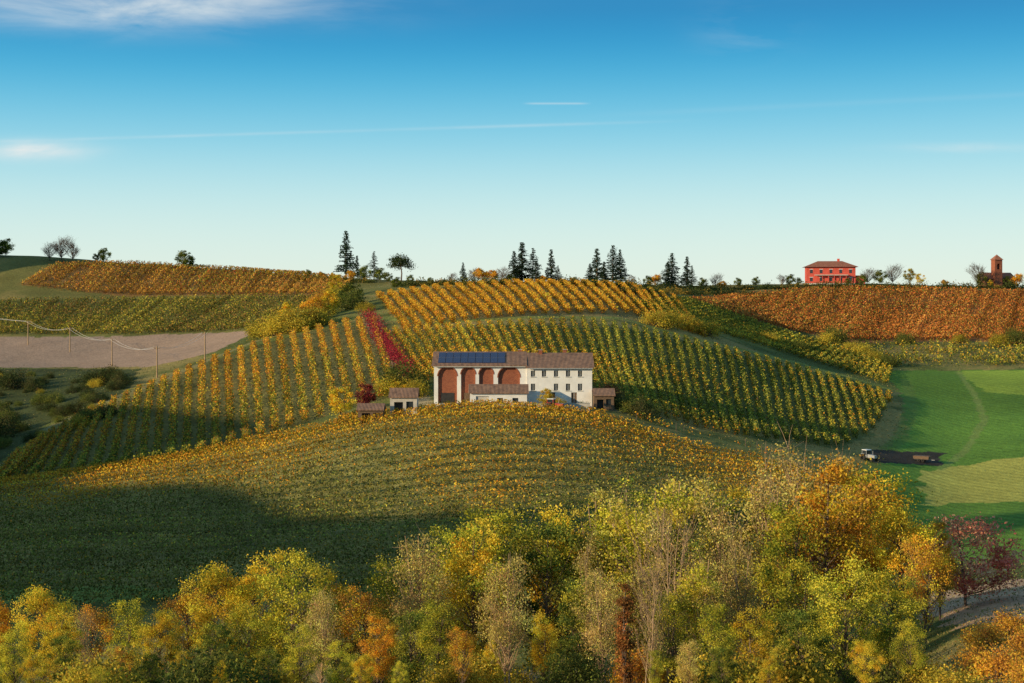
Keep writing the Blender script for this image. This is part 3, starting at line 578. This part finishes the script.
# small church with bell tower
p=P(1000,286,560);C0=empty('church',p,.2)
gwall('nave',-5,7,0,8,-2,3.6,6,BRICK,C0);gable('nave_roof',-5,7,0,8,3.7,6.1,ROOF2,C0,.4)
T0=box('bell_tower',-3.2,.2,-1.5,1.6,-2,11.5,BRICK,C0);cut(T0,[arch(-1.5,1.5,7.5,9.2,-3,3)])
mk('tower_roof',[(-3.6,-1.9,11.5),(.6,-1.9,11.5),(.6,2,11.5),(-3.6,2,11.5),(-1.5,.05,13.8)],[(0,1,4),(1,2,4),(2,3,4),(3,0,4),(3,2,1,0)],ROOF2,C0)
# ------------------------------------------------------------ utility poles and wires
ps=[(-90,318),(28,345),(70,352),(112,366),(157,378),(205,362)]
tops=[]
for u_,v_ in ps:
    p=P(u_,v_,240);h=7.8;mb=MB();mb.tube([(0,0,-.5),(0,0,h)],[.19,.14],0,8);mb.tube([(-.8,0,h-.5),(.8,0,h-.5)],[.07,.07],0,4)
    for s_ in (-.7,0,.7): mb.tube([(s_,0,h-.5),(s_,0,h-.2)],[.05,.04],0,5)
    link('utility_pole',mb.mesh('utility_pole',[GREYBARK]),p);tops.append(p+[0,0,h-.2])
mb=MB()
for a,b_ in zip(tops[:-1],tops[1:]):
    for s_ in (-.7,.7):
        t=np.linspace(0,1,14)[:,None];q=a*(1-t)+b_*t;q[:,2]-=(4*t*(1-t))[:,0]*1.6;q[:,0]+=s_;mb.tube(q,np.full(14,.03),0,3)
link('power_line',mb.mesh('power_line',[WHITEP]))
# ------------------------------------------------------------ vehicles
def wheel(name,x,y,z,r,w,par):
    mb=MB();k=20;pr=[(-w/2,r*.45),(-w/2,r*.92),(-w*.35,r),(w*.35,r),(w/2,r*.92),(w/2,r*.45),(w*.3,r*.4),(w*.3,.03)];v=[];f=[]
    for i in range(k):
        a=i/k*6.2832
        for o_,rr in pr: v.append((o_,rr*math.cos(a),rr*math.sin(a)))
    n=len(pr)
    for i in range(k):
        for j in range(n-1): f.append([i*n+j,((i+1)%k)*n+j,((i+1)%k)*n+j+1,i*n+j+1])
    mb.add(v,f,(.02,.02,.02),0);o=link(name,mb.mesh(name,[TYRE]),(x,y,z));o.parent=par
def tractor(u,v,rz,paint,s=1):
    p=P(u,v,200);E=empty('tractor',p,rz);E.scale=(s,s,s)
    hv,hf=boxm(-.4,.4,-2.3,-.3,.75,1.45);hv=[(a*(.85 if b_<-1 else 1),b_,c-(.15 if c>1 and b_<-1 else 0)) for a,b_,c in hv];mk('hood',hv,hf,paint,E)
    box('chassis',-.3,.3,-2.1,1.0,.5,.748,DARK,E);box('cab_base',-.7,.7,-.29,1.1,.75,1.3,paint,E);box('cab_glass',-.62,.62,-.2,1.0,1.302,2.25,GLASS,E);box('cab_roof',-.72,.72,-.32,1.12,2.252,2.4,WHITEP,E)
    for i,(a,b_) in enumerate(((-.66,-.24),(.66,-.24),(-.66,1.04),(.66,1.04))): box('pillar_%d'%i,a-.04,a+.04,b_-.04,b_+.04,1.302,2.251,paint,E)
    box('exhaust',.25,.33,-1.2,-1.12,1.45,2.2,METAL,E)
    for i,(a,b_,r,w_) in enumerate(((-.85,.6,.75,.4),(.85,.6,.75,.4),(-.7,-1.8,.45,.28),(.7,-1.8,.45,.28))): wheel('wheel_%d'%i,a,b_,r,r,w_,E)
    for s_ in (-1,1): box('fender_%d'%s_,s_*.85-.2,s_*.85+.2,.1,1.1,1.52,1.58,paint,E)
tractor(868,461,.5,METAL,.85)
p=P(922,462,200);E=empty('farm_trailer',p,1.0);E.scale=(.7,.7,.7)
V,Fc=boxm(-1.0,1.0,-2,2,.8,1.6);V=[(a*(1.12 if c>1 else 1),b_*(1.05 if c>1 else 1),c) for a,b_,c in V];mk('tub',V,Fc,WOOD,E);box('bed',-.9,.9,-1.9,1.9,.65,.798,DARK,E);box('drawbar',-.08,.08,-3.4,-2,.55,.68,METAL,E)
for i,(a,b_) in enumerate(((-1.0,-.5),(1.0,-.5),(-1.0,.6),(1.0,.6))): wheel('wheel_%d'%i,a,b_,.42,.42,.25,E)
tractor(553,410,1.2,REDP,.8)
# ------------------------------------------------------------ sun
sd=bpy.data.lights.new('sun','SUN');sd.energy=5.0;sd.angle=math.radians(.53);sd.color=(1,.79,.48)
so=bpy.data.objects.new('sun',sd);scene.collection.objects.link(so)
dv=Vector((-cb*math.cos(SE),-sb*math.cos(SE),math.sin(SE)));so.rotation_euler=dv.to_track_quat('Z','Y').to_euler()
# ------------------------------------------------------------ world sky
W=bpy.data.worlds.new('World');scene.world=W;W.use_nodes=True;nt=W.node_tree
for n_ in list(nt.nodes): nt.nodes.remove(n_)
N=nt.nodes.new;L=nt.links.new;out=N('ShaderNodeOutputWorld');bg=N('ShaderNodeBackground');bg.inputs[1].default_value=.113
sky=N('ShaderNodeTexSky');sky.sky_type='NISHITA';sky.sun_disc=False;sky.sun_elevation=SE;sky.sun_rotation=math.atan2(dv.x,dv.y)%(2*math.pi);sky.altitude=200;sky.air_density=1.2;sky.dust_density=.6;sky.ozone_density=2.5
tc=N('ShaderNodeTexCoord');sp=N('ShaderNodeSeparateXYZ');L(tc.outputs['Generated'],sp.inputs[0])
def M(op,a,b=None,c=None,clamp=False):
    n_=N('ShaderNodeMath');n_.operation=op;n_.use_clamp=clamp
    for i,q in enumerate((a,b,c)):
        if q is None: continue
        if isinstance(q,(int,float)): n_.inputs[i].default_value=q
        else: L(q,n_.inputs[i])
    return n_.outputs[0]
X_,Y_,Z_=sp.outputs
ramp=N('ShaderNodeValToRGB');cr=ramp.color_ramp;cr.interpolation='B_SPLINE'
pts=[(0,(.72,.80,.70)),(.03,(.68,.81,.74)),(.07,(.51,.75,.77)),(.11,(.24,.60,.75)),(.155,(.035,.40,.66)),(.20,(0,.20,.49)),(.34,(.05,.2,.36)),(1,(.22,.29,.34))]
cr.elements[0].position=0;cr.elements[1].position=1
for p_,c_ in pts[1:-1]: cr.elements.new(p_)
for e_,(p_,c_) in zip(cr.elements,pts): e_.position=p_;e_.color=(*c_,1)
L(M('MAXIMUM',Z_,0),ramp.inputs[0])
sc=N('ShaderNodeVectorMath');sc.operation='SCALE';sc.inputs['Scale'].default_value=10;L(ramp.outputs[0],sc.inputs[0])
mx=N('ShaderNodeMix');mx.data_type='RGBA';mx.inputs[0].default_value=.9;L(sky.outputs[0],mx.inputs[6]);L(sc.outputs[0],mx.inputs[7])
ym=M('MAXIMUM',Y_,.05);az=M('DIVIDE',X_,ym);el=M('DIVIDE',Z_,ym);front=M('GREATER_THAN',Y_,.3)
def gau(v,c,s): 
    d_=M('DIVIDE',M('SUBTRACT',v,c),s);return M('EXPONENT',M('MULTIPLY',M('MULTIPLY',d_,d_),-1))
def rangem(v,a,b,s=.02):
    r1=N('ShaderNodeMapRange');r1.interpolation_type='SMOOTHSTEP';L(v,r1.inputs[0]);r1.inputs[1].default_value=a-s;r1.inputs[2].default_value=a+s
    r2=N('ShaderNodeMapRange');r2.interpolation_type='SMOOTHSTEP';L(v,r2.inputs[0]);r2.inputs[1].default_value=b-s;r2.inputs[2].default_value=b+s;r2.inputs[3].default_value=1;r2.inputs[4].default_value=0
    return M('MULTIPLY',r1.outputs[0],r2.outputs[0])
cv=N('ShaderNodeCombineXYZ');L(M('MULTIPLY',az,9),cv.inputs[0]);L(M('MULTIPLY',el,38),cv.inputs[1])
nz=N('ShaderNodeTexNoise');nz.inputs['Scale'].default_value=1;nz.inputs['Detail'].default_value=9;nz.inputs['Roughness'].default_value=.6;nz.inputs['Distortion'].default_value=.4;L(cv.outputs[0],nz.inputs['Vector'])
nf=N('ShaderNodeMapRange');nf.inputs[1].default_value=.38;nf.inputs[2].default_value=.7;L(nz.outputs['Fac'],nf.inputs[0])
def eu(u):return (u-CU)/F
def ev(v):return (V0-v)/F
c1=M('MULTIPLY',M('MULTIPLY',gau(el,ev(4),.016),gau(az,eu(140),.12)),M('MULTIPLY_ADD',nf.outputs[0],1.1,.25))
c2=M('MULTIPLY',M('MULTIPLY',gau(el,ev(151),.0065),gau(az,eu(34),.035)),M('MULTIPLY_ADD',nf.outputs[0],1.1,.6))
c3=M('MULTIPLY',M('MULTIPLY',gau(el,ev(148),.003),gau(az,eu(960),.045)),M('MULTIPLY_ADD',nf.outputs[0],.9,.1))
c4=M('MULTIPLY',M('MULTIPLY',gau(el,ev(30),.018),gau(az,eu(745),.03)),M('MULTIPLY_ADD',nf.outputs[0],.25,0))
ln=M('MULTIPLY_ADD',az,.03,ev(126));t1=M('MULTIPLY',M('MULTIPLY',gau(M('SUBTRACT',el,ln),0,.0011),rangem(az,eu(-60),eu(640),.06)),M('MULTIPLY_ADD',nf.outputs[0],.26,.1))
t2=M('MULTIPLY',M('MULTIPLY',gau(el,ev(103.5),.0007),rangem(az,eu(528),eu(585),.006)),.4)
t3=M('MULTIPLY',M('MULTIPLY',gau(M('SUBTRACT',el,M('MULTIPLY_ADD',az,.05,ev(120))),0,.002),rangem(az,eu(640),eu(1100),.06)),.06)
tot=c1
for q in (c2,c3,c4,t1,t2,t3): tot=M('ADD',tot,q)
tot=M('MULTIPLY',M('MULTIPLY',tot,front),.8,clamp=True)
m2=N('ShaderNodeMix');m2.data_type='RGBA';L(tot,m2.inputs[0]);L(mx.outputs[2],m2.inputs[6]);m2.inputs[7].default_value=(6.8,7.3,7.3,1)
L(m2.outputs[2],bg.inputs[0]);L(bg.outputs[0],out.inputs[0])
# ------------------------------------------------------------ camera
cd=bpy.data.cameras.new('camera');cd.lens=50;cd.sensor_width=36;cd.clip_end=20000;cd.clip_start=.5;cd.shift_y=-(341.5-V0)/1024
co=bpy.data.objects.new('camera',cd);scene.collection.objects.link(co);co.location=(0,0,0);co.rotation_euler=(math.pi/2,0,0);scene.camera=co
